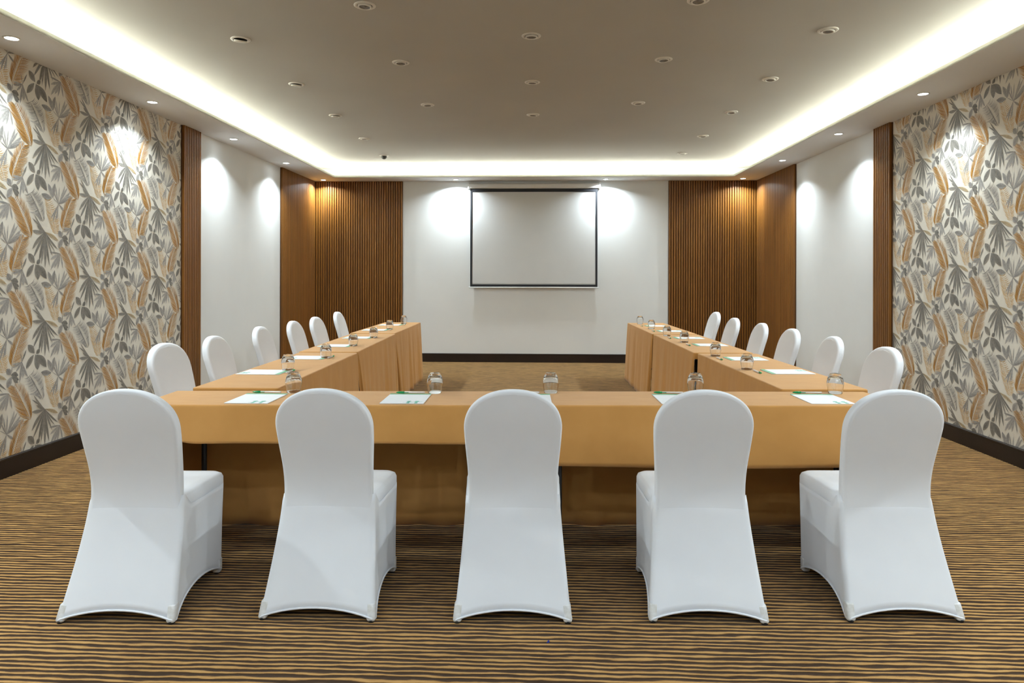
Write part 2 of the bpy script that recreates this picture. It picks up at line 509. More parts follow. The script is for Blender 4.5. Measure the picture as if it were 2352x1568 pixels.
def wallpaper_cell(seed):
    """One repeat of the print: flat leaves as (s, z, layer) points with ink colours."""
    rg = random.Random(seed)
    V, F, K = [], [], []
    lay = [0]
    def mul(c, k):
        return tuple(min(0.9, a * k) for a in c)
    def mix(a, b, t):
        return tuple(x + (y - x) * t for x, y in zip(a, b))
    def leaf(p, q, wdt, c0, c1, bend=0.0, peak=0.5, seg=5, mid=None):
        p, q = Vector(p), Vector(q)
        d = q - p
        nr = Vector((-d.y, d.x)).normalized()
        lay[0] += 1
        z = lay[0]
        b = len(V)
        for i in range(seg + 1):
            t = i / seg
            c = p + d * t + nr * (bend * d.length * 4 * t * (1 - t))
            e = math.sin(PI * min(1.0, t ** (math.log(0.5) / math.log(peak)))) ** 0.8 if 0 < t < 1 else 0.0
            h = wdt * 0.5 * max(e, 0.12 if i == 0 else 0.02)
            cc = mix(c0, c1, t)
            cm = mul(cc, 0.72 if mid is None else mid)
            V.append((c.x - nr.x * h, c.y - nr.y * h, z)); K.append(cc)
            V.append((c.x, c.y, z)); K.append(cm)
            V.append((c.x + nr.x * h, c.y + nr.y * h, z)); K.append(mul(cc, 1.12))
        for i in range(seg):
            a = b + 3 * i
            F.append((a, a + 1, a + 4, a + 3))
            F.append((a + 1, a + 2, a + 5, a + 4))
    def frond(kind, a, m, b, n, ls, rs, wd):
        a, m, b = Vector(a), Vector(m), Vector(b)
        def at(t):
            return a * (1 - t)**2 + m * 2 * t * (1 - t) + b * t * t
        def vec(tab, t):
            return Vector((interp(t, [(k, x) for k, x, _ in tab]), interp(t, [(k, y) for k, _, y in tab])))
        if kind == 2:
            leaf(a, b, 0.012, GREY[0], GREY[0])
        for i in range(n):
            t = (i + 0.5) / n
            for tab, side in ((ls, 1), (rs, -1)):
                k = rg.uniform(0.85, 1.1)
                p = at(min(1, t * 0.98))
                q = p + vec(tab, t) * k
                if kind == 0:
                    c0 = mix(OCH, OCH_D, rg.random() ** 1.5)
                    c1 = mix(OCH_L, OCH, rg.random())
                    if t > 0.85 and rg.random() < 0.5:
                        c0 = mix(c0, GREY[0], 0.6); c1 = mix(c1, GREY[1], 0.5)
                    leaf(p, q, wd * rg.uniform(0.75, 1.25), c0, c1, 0.05 * side, 0.33, 4, 0.8)
                elif kind == 1:
                    c = mix(BEI, OCH_L, rg.random() * 0.7)
                    leaf(p, q, wd * rg.uniform(0.7, 1.2), c, mul(c, 1.05), 0.12 * side, 0.45, 4, 0.8)
                else:
                    c = mul(GREY[1], rg.uniform(0.75, 1.35))
                    leaf(p, q, wd * rg.uniform(0.6, 1.1), mul(c, 0.85), mul(c, 1.35), 0.16 * side, 0.4, 4, 0.85)
        if kind == 0:
            leaf(a, b, 0.006, OCH_L, OCH, 0, 0.4, 4, 1.0)
        if kind == 1:
            leaf(a, b, 0.006, OCH_L, BEI, 0, 0.4, 4, 1.0)
    order = [lambda: frond(*FRONDS[2]), lambda: frond(*FRONDS[3]), lambda: fan(FANS[1]), lambda: fan(FANS[3]),
             lambda: frond(*FRONDS[1]), lambda: frond(*FRONDS[0]), lambda: fan(FANS[2]), lambda: fan(FANS[0]), lambda: ovals()]
    def fan(fd):
        c, ls = fd
        for (x, y, wd, col) in ls:
            k = rg.uniform(0.85, 1.25)
            base = GREY[col]
            leaf(c, (x, y), wd, mul(base, k * 0.95), mul(base, k * 1.2), rg.uniform(-0.05, 0.05), 0.58, 6, 0.75)
    def ovals():
        for (x0, y0, x1, y1, wd, col) in OVALS:
            k = rg.uniform(0.85, 1.15)
            base = GREY[col]
            leaf((x0, y0), (x1, y1), wd, mul(base, k * 1.15), mul(base, k * 0.95), rg.uniform(-0.06, 0.06), 0.5, 7, 0.7)
    for fn in order:
        fn()
    V_ = np.array(V, dtype=float)
    V_[:, 2] /= lay[0]
    return V_, np.array(F, dtype=int), np.array(K, dtype=float)

CELL = wallpaper_cell(3)

def wallpaper(wall, X, sgn, y0, y1, oy, oz, cw, ch=0.653):
    """sgn +1: left wall (print runs with depth), -1: right wall (print runs against it)."""
    sheet = MB().box(min(X, X + sgn * 0.002), max(X, X + sgn * 0.002), y0, y1, ZB - 0.01, ZS + 0.002).build('wallpaper', 'ivory', wall)
    cv, cf, ck = CELL
    vs, fs, ks = [], [], []
    nb = 0
    for i in range(-14, 15):
        ys = oy + sgn * cw * i
        if not (y0 - 0.55 < ys < y1 + 0.55):
            continue
        for j in range(-6, 7):
            zo = oz + ch * j + (ch / 2 if i % 2 else 0.0)
            if not (-0.8 < zo < ZS + 0.5):
                continue
            p = np.empty_like(cv)
            p[:, 0] = X + sgn * (0.0023 + 0.0012 * cv[:, 2])
            p[:, 1] = ys + sgn * cv[:, 0] * (cw / 0.5165)
            p[:, 2] = zo + cv[:, 1]
            ok = ((p[cf[:, 0], 1] > y0) & (p[cf[:, 2], 1] > y0) & (p[cf[:, 0], 1] < y1 + 0.02) & (p[cf[:, 2], 1] < y1 + 0.02)
                  & (p[cf[:, 0], 2] > ZB - 0.05) & (p[cf[:, 0], 2] < ZS + 0.03))
            vs.append(p); fs.append(cf[ok] + nb); ks.append(ck)
            nb += len(p)
    V = np.concatenate(vs); F = np.concatenate(fs); K = np.concatenate(ks)
    V[:, 1] = np.clip(V[:, 1], y0, y1)
    V[:, 2] = np.clip(V[:, 2], ZB - 0.008, ZS - 0.0005)
    me = bpy.data.meshes.new('leaf_print')
    me.from_pydata(V.tolist(), [], F.tolist())
    at = me.attributes.new('ink', 'FLOAT_COLOR', 'POINT')
    at.data.foreach_set('color', np.concatenate([K, np.ones((len(K), 1))], axis=1).astype(np.float32).ravel())
    me.materials.append(M['print'])
    o = link('leaf_print', me, sheet)
    tag(o, 'grey, ochre and beige tropical leaf print')
    return o
wallpaper(wall_left, XL, 1, 1.2, 7.016, 4.90, 1.002, 0.5165)
wallpaper(wall_right, XR, -1, 1.2, 7.059, 5.606, 1.766, 0.532)

# ------------------------------------------------------------------ wood slat panels
PH = ZS - ZB
SLAT = None
def slat_panel(label, origin, rz, width):
    global SLAT
    t = thing('slat_panel', label, 'wall panel', (origin[0] - 0.0015 * math.sin(rz), origin[1] + 0.0015 * math.cos(rz), ZB), rz, 'brown wood slat panels')
    MB().box(0, width, 0.0, 0.012, 0.0, PH - 0.001).build('backing', 'wood_groove', t)
    n = max(2, round(width / 0.0385))
    p = width / n
    if SLAT is None:
        sw, dp, b = 0.0135, 0.034, 0.004
        prof = [(-sw, 0.012), (sw, 0.012), (sw, dp - b), (sw - b, dp), (-sw + b, dp), (-sw, dp - b)]
        SLAT = MB().loft([[(x, y, 0.0) for x, y in prof], [(x, y, PH - 0.001) for x, y in prof]], smooth=False).mesh('slat', 'wood')
    for i in range(n):
        link('slat', SLAT, t, (p * (i + 0.5), 0, 0))
    return t
R90 = PI / 2
slat_panel('narrow wood slat strip between the wallpaper and white panel on the left', (XL, 7.387), -R90, 7.387 - 7.019)
slat_panel('wood slat panel on the left side wall next to the far corner', (XL, YB - 0.036), -R90, YB - 0.036 - 9.785)
slat_panel('wood slat panel on the end wall left of the projection screen', (-2.168, YB), PI, -2.168 - XL - 0.0005)
slat_panel('wood slat panel on the end wall right of the projection screen', (XR, YB), PI, XR - 2.110)
slat_panel('wood slat panel on the right side wall next to the far corner', (XR, 9.643), R90, YB - 0.036 - 9.643)
slat_panel('narrow wood slat strip between the wallpaper and white panel on the right', (XR, 7.062), R90, 7.409 - 7.062)

# ------------------------------------------------------------------ projection screen
sx0, sx1, sz0, sz1 = -1.066, 0.975, 1.219, 2.787
sy = YB - 0.045
scr = thing('projection_screen', 'pull-down white projection screen with black border on the end wall', 'projection screen', ((sx0 + sx1) / 2, YB, 0))
ox, oy_ = (sx0 + sx1) / 2, YB
def rel(mb):
    mb.v = [(x - ox, y - oy_, z) for x, y, z in mb.v]
    return mb
sh = MB()
nx, nz = 40, 26
grid = []
for j in range(nz + 1):
    for i in range(nx + 1):
        u, v = i / nx, j / nz
        wv = 0.0016 * math.sin(u * 2 * PI * 1.5 + 0.8) * (1 - v) * math.sin(PI * u) + 0.0012 * math.sin(u * 17 + v * 6) * (1 - v) ** 2 * math.sin(PI * u)
        grid.append((lerp(sx0, sx1, u), sy + wv * 1.2, lerp(sz0, sz1 + 0.03, v)))
fc = [(j * (nx + 1) + i, j * (nx + 1) + i + 1, (j + 1) * (nx + 1) + i + 1, (j + 1) * (nx + 1) + i) for j in range(nz) for i in range(nx)]
sh.add(grid, fc, True)
so = rel(sh).build('screen_sheet', 'screen_white', scr)
md = so.modifiers.new('thick', 'SOLIDIFY'); md.thickness = 0.001; md.offset = 1
bw = 0.030
bm = MB()
yb0, yb1 = sy - 0.0085, sy - 0.0065
bm.box(sx0, sx1, yb0, yb1, sz1 - 0.045, sz1 + 0.006)
bm.box(sx0, sx1, yb0, yb1, sz0, sz0 + 0.036)
bm.box(sx0, sx0 + bw, yb0, yb1, sz0 + 0.036, sz1 - 0.045)
bm.box(sx1 - bw, sx1, yb0, yb1, sz0 + 0.036, sz1 - 0.045)
tag(rel(bm).build('border', 'screen_black', so), 'black masking border')
cs = MB()
prof = [(YB - 0.002, 2.800), (YB - 0.070, 2.800), (YB - 0.078, 2.808), (YB - 0.078, 2.862), (YB - 0.066, 2.876), (YB - 0.002, 2.876)]
cs.loft([[(x, y, z) for y, z in prof] for x in (-1.085, 0.995)], smooth=False)
cas = rel(cs).build('casing', 'white_metal', scr)
for xa, xb in ((-1.107, -1.085), (0.995, 1.017)):
    rel(MB().box(xa, xb, YB - 0.084, YB - 0.0015, 2.790, 2.884)).build('end_cap', 'white_metal', cas)
bb = MB().tube([(-1.086, sy - 0.002, sz0 - 0.011), (0.996, sy - 0.002, sz0 - 0.011)], 0.011, 12)
bbo = rel(bb).build('bottom_bar', 'white_metal', scr)
hd = MB().tube([(-0.05 + 0.055 * math.cos(a), sy - 0.002, sz0 - 0.020 - 0.028 * math.sin(a)) for a in [PI * k / 12 for k in range(13)]], 0.0025, 6)
rel(hd).build('pull_handle', 'white_metal', bbo)

# ------------------------------------------------------------------ lamps
def off_light(x, y, label, tilt, az):
    t = thing('recessed_downlight', label, 'downlight', (x, y, ZC), 0, 'unlit ceiling downlights')
    MB().lathe([(0.070, 0.0), (0.070, -0.004), (0.066, -0.007), (0.052, -0.008), (0.049, -0.005), (0.049, -0.001)], 32).build('trim_ring', 'fixture_white', t)
    MB().lathe([(0.0495, -0.0012), (0.0, -0.0010)], 24).build('recess', 'fixture_dark', t)
    g = MB().lathe([(0.045, -0.004), (0.045, -0.013), (0.042, -0.016), (0.036, -0.015), (0.035, -0.008)], 28).build('gimbal_ring', 'fixture_white', t)
    l = MB().lathe([(0.035, -0.012), (0.028, -0.007), (0.012, -0.004), (0.010, -0.010), (0.0, -0.012)], 20).build('reflector', 'fixture_grey', g)
    for o in (g,):
        o.rotation_euler = (tilt * math.cos(az), tilt * math.sin(az), 0)
        o.location = (0, 0, -0.004 * (tilt > 0.1))
    return t
nth = ['nearest', 'second nearest', 'middle', 'fourth', 'farthest']
for k, (y, tl) in enumerate([(5.07, 0.30), (6.27, 0.18), (7.50, 0.12), (8.77, 0.05)]):
    off_light(-2.177, y, 'unlit round ceiling downlight, %s in the far left row' % nth[k], tl, 0.6)
for k, y in enumerate([5.00, 6.215, 7.448, 8.703, 9.92]):
    off_light(2.046, y, 'unlit round ceiling downlight, %s in the far right row' % nth[k], 0.08, 1.0 + k)
n3 = ['nearest', 'middle', 'farthest']
for k, y in enumerate([4.457, 5.653, 7.05]):
    off_light(-1.105, y, 'unlit round ceiling downlight, %s in the row left of centre' % n3[k], 0.06, 2.0 + k)
for k, y in enumerate([5.056, 6.255, 7.514]):
    off_light(-0.040, y, 'unlit round ceiling downlight, %s in the centre row' % n3[k], 0.06, k)
for k, y in enumerate([4.435, 5.633, 7.033]):
    off_light(1.012, y, 'unlit round ceiling downlight, %s in the row right of centre' % n3[k], 0.06, 3.0 + k)
dc = thing('dome_sensor', 'small dark dome sensor on a white ring at the far left of the ceiling', 'ceiling sensor', (-2.196, 10.0, ZC))
MB().lathe([(0.066, 0.0), (0.066, -0.006), (0.060, -0.010), (0.044, -0.010)], 28, cap1=True).build('mount_ring', 'fixture_white', dc)
MB().lathe([(0.042, -0.010)] + [(0.042 * math.cos(a), -0.016 - 0.04 * math.sin(a)) for a in [PI / 2 * k / 8 for k in range(8)]] + [(0.001, -0.056)], 24, cap1=True).build('dome', 'fixture_dark', dc)

def lit_lamp(x, y, label, nx_, ny_, spot=1.0):
    """nx_, ny_ point from the lamp to the wall it washes."""
    t = thing('soffit_downlight', label, 'downlight', (x, y, ZS), 0, 'lit soffit downlights')
    MB().lathe([(0.050, 0.0), (0.050, -0.003), (0.047, -0.006), (0.040, -0.006), (0.038, -0.002)], 28).build('trim_ring', 'fixture_white', t)
    MB().lathe([(0.038, -0.0035), (0.0, -0.0038)], 24).build('lens', 'lens', t)
    sd = bpy.data.lights.new('spot_beam', 'SPOT')
    sd.energy = SPOT_W * spot
    sd.color = LAMP_COL
    sd.spot_size = math.radians(108)
    sd.spot_blend = 1.0
    sd.shadow_soft_size = 0.03
    s = link('spot_beam', sd, t, (0, 0, -0.012))
    s.rotation_euler = Vector((nx_ * 0.10, ny_ * 0.10, -1)).to_track_quat('-Z', 'Y').to_euler()
    ad = bpy.data.lights.new('wide_glow', 'AREA')
    ad.shape = 'DISK'
    ad.size = 0.07
    ad.spread = math.radians(138 if y < 10.9 else 150)
    ad.energy = DISC_W
    ad.color = LAMP_COL
    a = link('wide_glow', ad, t, (0, 0, -0.018))
    tl = 0.08 if y > 10.9 else 0.38
    a.rotation_euler = Vector((-nx_ * tl, -ny_ * tl, -1)).to_track_quat('-Z', 'Y').to_euler()
    return t
LY = [-0.555, 1.105, 2.763, 4.423, 6.086, 7.753, 9.409]
RY = [-0.66, 1.00, 2.66, 4.32, 5.982, 7.626, 9.340]
wl = ['behind the viewer', 'beside the viewer', 'just outside the view', 'nearest over the wallpaper', 'over the far end of the wallpaper',
      'over the near end of the white panel', 'at the far end of the white panel']
for k, y in enumerate(LY):
    lit_lamp(-3.405, y, 'lit downlight in the left soffit, ' + wl[k], -1, 0)
for k, y in enumerate(RY):
    lit_lamp(3.235, y, 'lit downlight in the right soffit, ' + wl[k], 1, 0)
lit_lamp(-3.405, 11.07, 'lit downlight in the far left corner of the soffit', -0.3, 1)
lit_lamp(3.215, 11.03, 'lit downlight in the far right corner of the soffit', 0.3, 1)
lit_lamp(-1.283, 11.075, 'lit downlight above the left edge of the projection screen', 0, 1)
lit_lamp(1.088, 11.075, 'lit downlight above the right edge of the projection screen', 0, 1)
def fill_lamp(x, y, label):  # added out of view: cool fill for the front chair backs
    t = thing('recessed_downlight', label, 'downlight', (x, y, ZC), 0, 'added fill lamps over the viewer')
    MB().lathe([(0.070, 0.0), (0.070, -0.004), (0.066, -0.007), (0.052, -0.008), (0.049, -0.005), (0.049, -0.001)], 32).build('trim_ring', 'fixture_white', t)
    MB().lathe([(0.0495, -0.0012), (0.0, -0.0010)], 24).build('lens', 'lens', t)
    ad = bpy.data.lights.new('wide_glow', 'AREA')
    ad.shape = 'DISK'
    ad.size = 0.09
    ad.energy = FILL_W
    ad.color = FILL_COL
    link('wide_glow', ad, t, (0, 0, -0.010))
    return t
for rn, x in (('far left', -2.177), ('left of centre', -1.105), ('centre', -0.040), ('right of centre', 1.012), ('far right', 2.046)):
    for k, y in enumerate((0.14, -1.10)):
        fill_lamp(x, y, 'added ceiling fill light %s the viewer, %s row' % (('over', 'behind')[k], rn))

# ================================================================== TABLES AND CLOTHS
def folding_table(label, loc, rz, hx, hy):
    t = thing('folding_table', label, 'table', (loc[0], loc[1], 0), rz, 'folding tables under the cloths')
    bevel(MB().box(-hx, hx, -hy, hy, TT - 0.030, TT - 0.003).build('tabletop', 'table_wood', t), 0.004)
    along_x = hx > hy
    L = max(hx, hy) - 0.16
    wd = min(hx, hy) - 0.05
    for e in (-1, 1):
        for s in (-1, 1):
            p = (e * L, s * wd) if along_x else (s * wd, e * L)
            MB().tube([(p[0], p[1], 0.0), (p[0], p[1], TT - 0.03)], 0.014, 10).build('leg', 'dark_metal', t)
        a, b = ((e * L, -wd), (e * L, wd)) if along_x else ((-wd, e * L), (wd, e * L))
        MB().tube([(a[0], a[1], 0.16), (b[0], b[1], 0.16)], 0.010, 8).build('crossbar', 'dark_metal', t)
    return t

def cloth(label, loc, rz, x0, x1, y0, y1, drops, folds, seed, shrink=0.0, breaks=None, top=TT, flare=0.0, pull=None):
    """Draped cloth.  Sides: 0 near (y0), 1 right (x1), 2 far (y1), 3 left (x0).
    drops[k] = function of the position along that side -> hanging length; folds[k] = (lean, fold depth)."""
    rg = random.Random(seed)
    C = [(x0, y0), (x1, y0), (x1, y1), (x0, y1)]
    r = 0.016
    per = []     # x, y, nx, ny, side, coordinate along side
    for k in range(4):
        a, b = Vector(C[k]), Vector(C[(k + 1) % 4])
        d = (b - a).normalized()
        L = (b - a).length
        nrm = Vector((d.y, -d.x))
        n = max(6, int(L / 0.022))
        ts = [r + (L - 2 * r) * i / n for i in range(n + 1)]
        for br in (breaks or {}).get(k, []):
            ts = [t for t in ts if abs(t - br) > 0.008] + [br - 0.002, br + 0.002]
        ts.sort()
        for t in ts:
            p = a + d * t
            per.append((p.x, p.y, nrm.x, nrm.y, k, t, 0.0))
        d2 = (Vector(C[(k + 2) % 4]) - b).normalized()
        n2 = Vector((d2.y, -d2.x))
        cc = b - d * r + d2 * r
        for i in range(1, 6):
            f = i / 6
            ang = f * PI / 2
            nn = nrm * math.cos(ang) + n2 * math.sin(ang)
            p = cc + nn * r
            kk = k if f < 0.5 else (k + 1) % 4
            per.append((p.x, p.y, nn.x, nn.y, kk, L if f < 0.5 else 0.0, math.sin(PI * f)))
    n = len(per)
    ph = [[(rg.uniform(0.14, 0.5), rg.uniform(0, 6.28), rg.uniform(0.4, 1)) for _ in range(5)] for _ in range(4)]
    cx, cy = (x0 + x1) / 2, (y0 + y1) / 2
    br_ = 0.009
    rings = []
    for k in range(4):
        a = PI / 2 * k / 3
        rings.append([(p[0] - p[2] * br_ * (1 - math.sin(a)), p[1] - p[3] * br_ * (1 - math.sin(a)), top - br_ * (1 - math.cos(a))) for p in per])
    rows = 14
    for j in range(1, rows + 1):
        ring = []
        for (px, py, nx_, ny_, k, t, cf) in per:
            D = drops[k](t)
            D = min(D, top - br_ - 0.003)
            d = D * j / rows
            g = (d / 0.74)
            lean, dep = folds[k]
            fo = sum(am * math.sin(t * 2 * PI / lam + f0) for lam, f0, am in ph[k]) / 2.2
            off = (lean * d + dep * (0.5 + 0.5 * fo) * g ** 0.8) * (1 - 0.85 * cf) + flare * cf * g
            x, y = px + nx_ * off, py + ny_ * off
            if shrink:
                if abs(x1 - x0) > abs(y1 - y0):
                    x = cx + (x - cx) * (1 - shrink * g)
                else:
                    y = cy + (y - cy) * (1 - shrink * g)
            if pull and k == pull[0]:
                y += pull[1] * g ** 0.7 * max(0.0, 1 - (y - y0) / 0.55) ** 2
            ring.append((x, y, top - br_ - d))
        rings.append(ring)
    mb = MB().loft(rings, cap0=True, cap1=False)
    mb.f = [f[::-1] for f in mb.f]
    mb.sm[-1] = False
    o = mb.build('tablecloth', 'cloth')
    o.location = (loc[0], loc[1], 0)
    o.rotation_euler = (0, 0, rz)
    s = o.modifiers.new('thick', 'SOLIDIFY')
    s.thickness = 0.0015
    s.offset = -1
    return tag(o, label, 'tablecloth', 'tan tablecloths')

FLOOR = lambda t: 0.80
def const(v, wob=0.0, lam=0.7):
    return lambda t: v + wob * math.sin(t * 2 * PI / lam)
# front row
FC, FR_ = (-0.065, 3.643), 0.038
def front_pt(x, y=0.0):
    return (FC[0] + x * math.cos(FR_) - y * math.sin(FR_), FC[1] + x * math.sin(FR_) + y * math.cos(FR_))
HL, HD = 1.895, 0.215
fl = front_pt(-HL / 2 - 0.01); fr_ = front_pt(HL / 2 - 0.01)
folding_table('folding table under the short-flapped left cloth of the front row', fl, FR_, HL / 2 - 0.02, HD - 0.014)
folding_table('folding table under the long-flapped right cloth of the front row', fr_, FR_, HL / 2 - 0.025, HD - 0.014)
ha = HL / 2
def near_left(t):
    if t < 0.168:
        return 0.62
    return 0.180 - 0.012 * math.exp(-((t - 0.21) / 0.05) ** 2) + 0.002 * math.sin(t * 9)
def near_right(t):
    if t > 2 * ha - 0.030 - 0.168:
        return 0.62
    return 0.292 - 0.006 * math.cos(t * 3.0)
cloth('tan cloth with a short front flap on the left half of the front row', fl, FR_, -ha, ha - 0.012, -HD, HD,
      [near_left, const(0.03), FLOOR, const(0.62)], [(0.015, 0.006), (0, 0), (0.02, 0.03), (0.01, 0.004)], 11, breaks={0: [0.168]})
cloth('tan cloth with a longer front flap on the right half of the front row', fr_, FR_, -ha - 0.0, ha, -HD, HD,
      [near_right, const(0.62), FLOOR, const(0.03)], [(0.015, 0.006), (0.01, 0.004), (0.02, 0.03), (0, 0)], 12, breaks={0: [2 * ha - 0.198]}, top=TT + 0.0006)
# side rows
TS = TT + 0.003
SIDE = []
ordn = ['nearest', 'middle', 'farthest']
LS = [(-1.700, 4.790, 0.012), (-1.748, 6.645, 0.030), (-1.800, 8.500, 0.008)]
RS = [(1.594, 4.900, 0.026), (1.530, 6.748, 0.016), (1.492, 8.600, 0.018)]
for row, side, inner in ((LS, 'left', 1), (RS, 'right', 3)):
    for k, (x, y, rz) in enumerate(row):
        folding_table('folding table under the %s cloth of the %s-hand row' % (ordn[k], side), (x, y), rz, 0.228, 0.90)
        hl = 0.918
        dr = [const(0.045), const(0.26), const(0.045) if k < 2 else FLOOR, const(0.26)]
        fo = [(0, 0), (0.0, 0.006), (0, 0) if k < 2 else (0.02, 0.03), (0.0, 0.006)]
        dr[inner] = FLOOR
        fo[inner] = (0.03, 0.035)
        cloth('tan cloth hanging to the floor, %s on the %s-hand row' % (ordn[k], side), (x, y), rz, -0.245, 0.245, -hl, hl,
              dr, fo, 30 + k + 7 * inner, shrink=0.03 if inner == 1 else 0.014, top=TS + 0.0035 * k, pull=(inner, (0.0 if k == 0 else 0.26 if inner == 1 else 0.08)))

# ================================================================== CHAIRS
Z_PROF = [(0.0, 0.0), (0.10, 0.040), (0.25, 0.098), (0.38, 0.138), (0.47, 0.150), (0.56, 0.142), (0.68, 0.112), (0.80, 0.076), (0.93, 0.038)]
CY = 0.26      # shift so that the Empty stands at the middle of the foot print
def yr(h):
    return smooth_interp(h, Z_PROF) - CY
def back_half(h, inset=0.0):
    z0, top = 0.755, 0.922 - inset
    if h <= z0:
        return smooth_interp(h, [(0.36, 0.196), (0.43, 0.188), (0.50, 0.187), (0.58, 0.190), (0.67, 0.197), (0.72, 0.2005), (0.755, 0.2020)]) - inset
    q = min(1.0, (h - z0) / (top - z0))
    return (0.2020 - inset) * max(0.0, 1 - q ** 2.25) ** (1 / 2.1)

def make_chair(label):
    t = thing('banquet_chair', label, 'chair', (0, 0, 0), 0, 'white covered banquet chairs')
    # --- backrest: two faces and a rim
    rows, cols = 40, 22
    z0 = 0.755
    def levels(inset):
        hs = [lerp(0.40, z0, i / 22) for i in range(22)]
        top = 0.922 - inset
        hs += [z0 + (top - z0) * math.sin(PI / 2 * i / (rows - 22)) for i in range(rows - 22 + 1)]
        return hs
    th = 0.052
    prof = [(0.016, 0.0), (0.007, 0.0015), (0.0015, 0.006), (0.0, 0.014), (0.0, 0.036), (0.002, 0.044), (0.009, 0.050), (0.020, 0.052)]
    mb = MB()
    def face(inset, off, flip, puff):
        hs = levels(inset)
        vs = []
        for h in hs:
            hw = back_half(h, inset)
            for c in range(cols + 1):
                u = -1 + 2 * c / cols
                u = math.sin(u * PI / 2) * 0.25 + u * 0.75
                k = (1 - u * u) * min(1.0, max(0.0, (0.922 - h) / 0.1))
                vs.append((u * hw, yr(h) + off + puff * k, h))
        fs = []
        for j in range(len(hs) - 1):
            for c in range(cols):
                q = (j * (cols + 1) + c, j * (cols + 1) + c + 1, (j + 1) * (cols + 1) + c + 1, (j + 1) * (cols + 1) + c)
                fs.append(q if not flip else q[::-1])
        mb.add(vs, fs, True)
    face(prof[0][0], prof[0][1], False, -0.004)
    face(prof[-1][0], prof[-1][1], True, 0.010)
    rings = []
    for inset, off in prof:
        hs = levels(inset)
        left = [(-back_half(h, inset), yr(h) + off, h) for h in hs]
        right = [(back_half(h, inset), yr(h) + off, h) for h in reversed(hs[:-1])]
        rings.append(left + right)
    mb.loft(rings, False, False, closed=False)
    mb.build('backrest', 'cover', t)
    # --- seat
    sm = MB()
    def ring(dz, ins, rad):
        return [(x, y - CY, dz) for x, y, _, _ in rrect(0.196 - ins, 0.158 + ins, 0.218 - ins, 0.545 - ins, rad)]
    rg_ = [ring(0.398, 0.004, 0.035), ring(0.405, 0.0, 0.036), ring(0.440, 0.0, 0.038), ring(0.455, 0.005, 0.04), ring(0.464, 0.016, 0.05), ring(0.468, 0.045, 0.05), ring(0.469, 0.10, 0.04)]
    sm.loft(rg_, True, True)
    sm.build('seat', 'cover', t)
    # --- skirt stretched from the seat edge to the four feet
    top = rrect(0.1955, 0.150, 0.219, 0.543, 0.030)
    bot = rrect(0.2375, 0.0, 0.218, 0.505, 0.016)
    arch = [0.040, 0.062, 0.045, 0.062]
    pull = [-0.005, 0.022, 0.020, 0.022]
    K = 16
    rings = []
    hem = []
    for j in range(K + 1):
        q = j / K
        rr = []
        for a, b in zip(top, bot):
            k, s = b[2], b[3]
            s_ = min(1, max(0, s))
            zt = [0.462, lerp(0.462, 0.408, min(1, s_ * 5)), 0.408, lerp(0.462, 0.408, min(1, (1 - s_) * 5))][k]
            zb = 0.010 + arch[k] * (4 * s_ * (1 - s_)) ** 0.85
            z = lerp(zt, zb, q)
            f = min(1.0, max(0.0, 1 - z / 0.475))
            # legs bow: rear legs sweep back following the profile
            fy = f
            x = lerp(a[0], b[0], f ** 1.15)
            ya, yb = a[1], b[1]
            wr = max(0.0, min(1.0, (0.525 - a[1]) / 0.375))
            y_lin = lerp(ya, yb, fy)
            y_rear = ya + (yr(max(0.0, z)) + CY - 0.150)
            y = lerp(y_lin, y_rear, wr * wr)
            tk = min(1.0, max(0.0, (0.462 - z) / 0.040))
            y += 0.014 * wr * wr * (1 - tk * tk * (3 - 2 * tk))
            bump_ = (4 * s_ * (1 - s_)) * math.sin(PI * min(1, max(0, q)) * 0.85)
            if k == 0:
                bump_ = 4 * s_ * (1 - s_)
            nx_, ny_ = [(0, 1), (-1, 0), (0, -1), (1, 0)][k]
            x += nx_ * pull[k] * bump_
            y += ny_ * pull[k] * bump_
            rr.append((x, y - CY, z))
        rings.append(rr)
        if j == K:
            hem = rr
    km = MB().loft(rings, False, False)
    km.f = [f[::-1] for f in km.f]
    so_ = km.build('skirt', 'cover', t)
    md = so_.modifiers.new('thick', 'SOLIDIFY'); md.thickness = 0.0015; md.offset = -1
    MB().tube([(x * 1.001, y, z) for x, y, z in hem], 0.0042, 6, closed=True).build('hem', 'cover', t)
    # --- foot pockets and glides
    for sx in (-1, 1):
        for (hx, y0, sl, sy_) in ((0.2375, 0.0, 0.40, 1), (0.218, 0.505, 0.04, -1)):
            cx, cy = sx * (hx - 0.0165), y0 + sy_ * 0.0165 - CY
            rgs = []
            for z, g in ((0.007, 0.85), (0.014, 1.0), (0.062, 1.0), (0.066, 0.96)):
                e = 0.0185 * g
                ym = cy + sl * z
                xm = cx - sx * (0.107 if sy_ > 0 else 0.0) * z * 0.9
                rgs.append([(xm + e * math.copysign(abs(math.cos(a)) ** 0.5, math.cos(a)), ym + e * math.copysign(abs(math.sin(a)) ** 0.5, math.sin(a)), z)
                            for a in [2 * PI * i / 20 for i in range(20)]])
            fp = MB().loft(rgs).build('foot_pocket', 'pocket', t)
            MB().lathe([(0.013, 0.0), (0.014, 0.004), (0.014, 0.010)], 14, True, True, (cx, cy, 0)).build('foot_glide', 'black_rubber', fp)
    return t

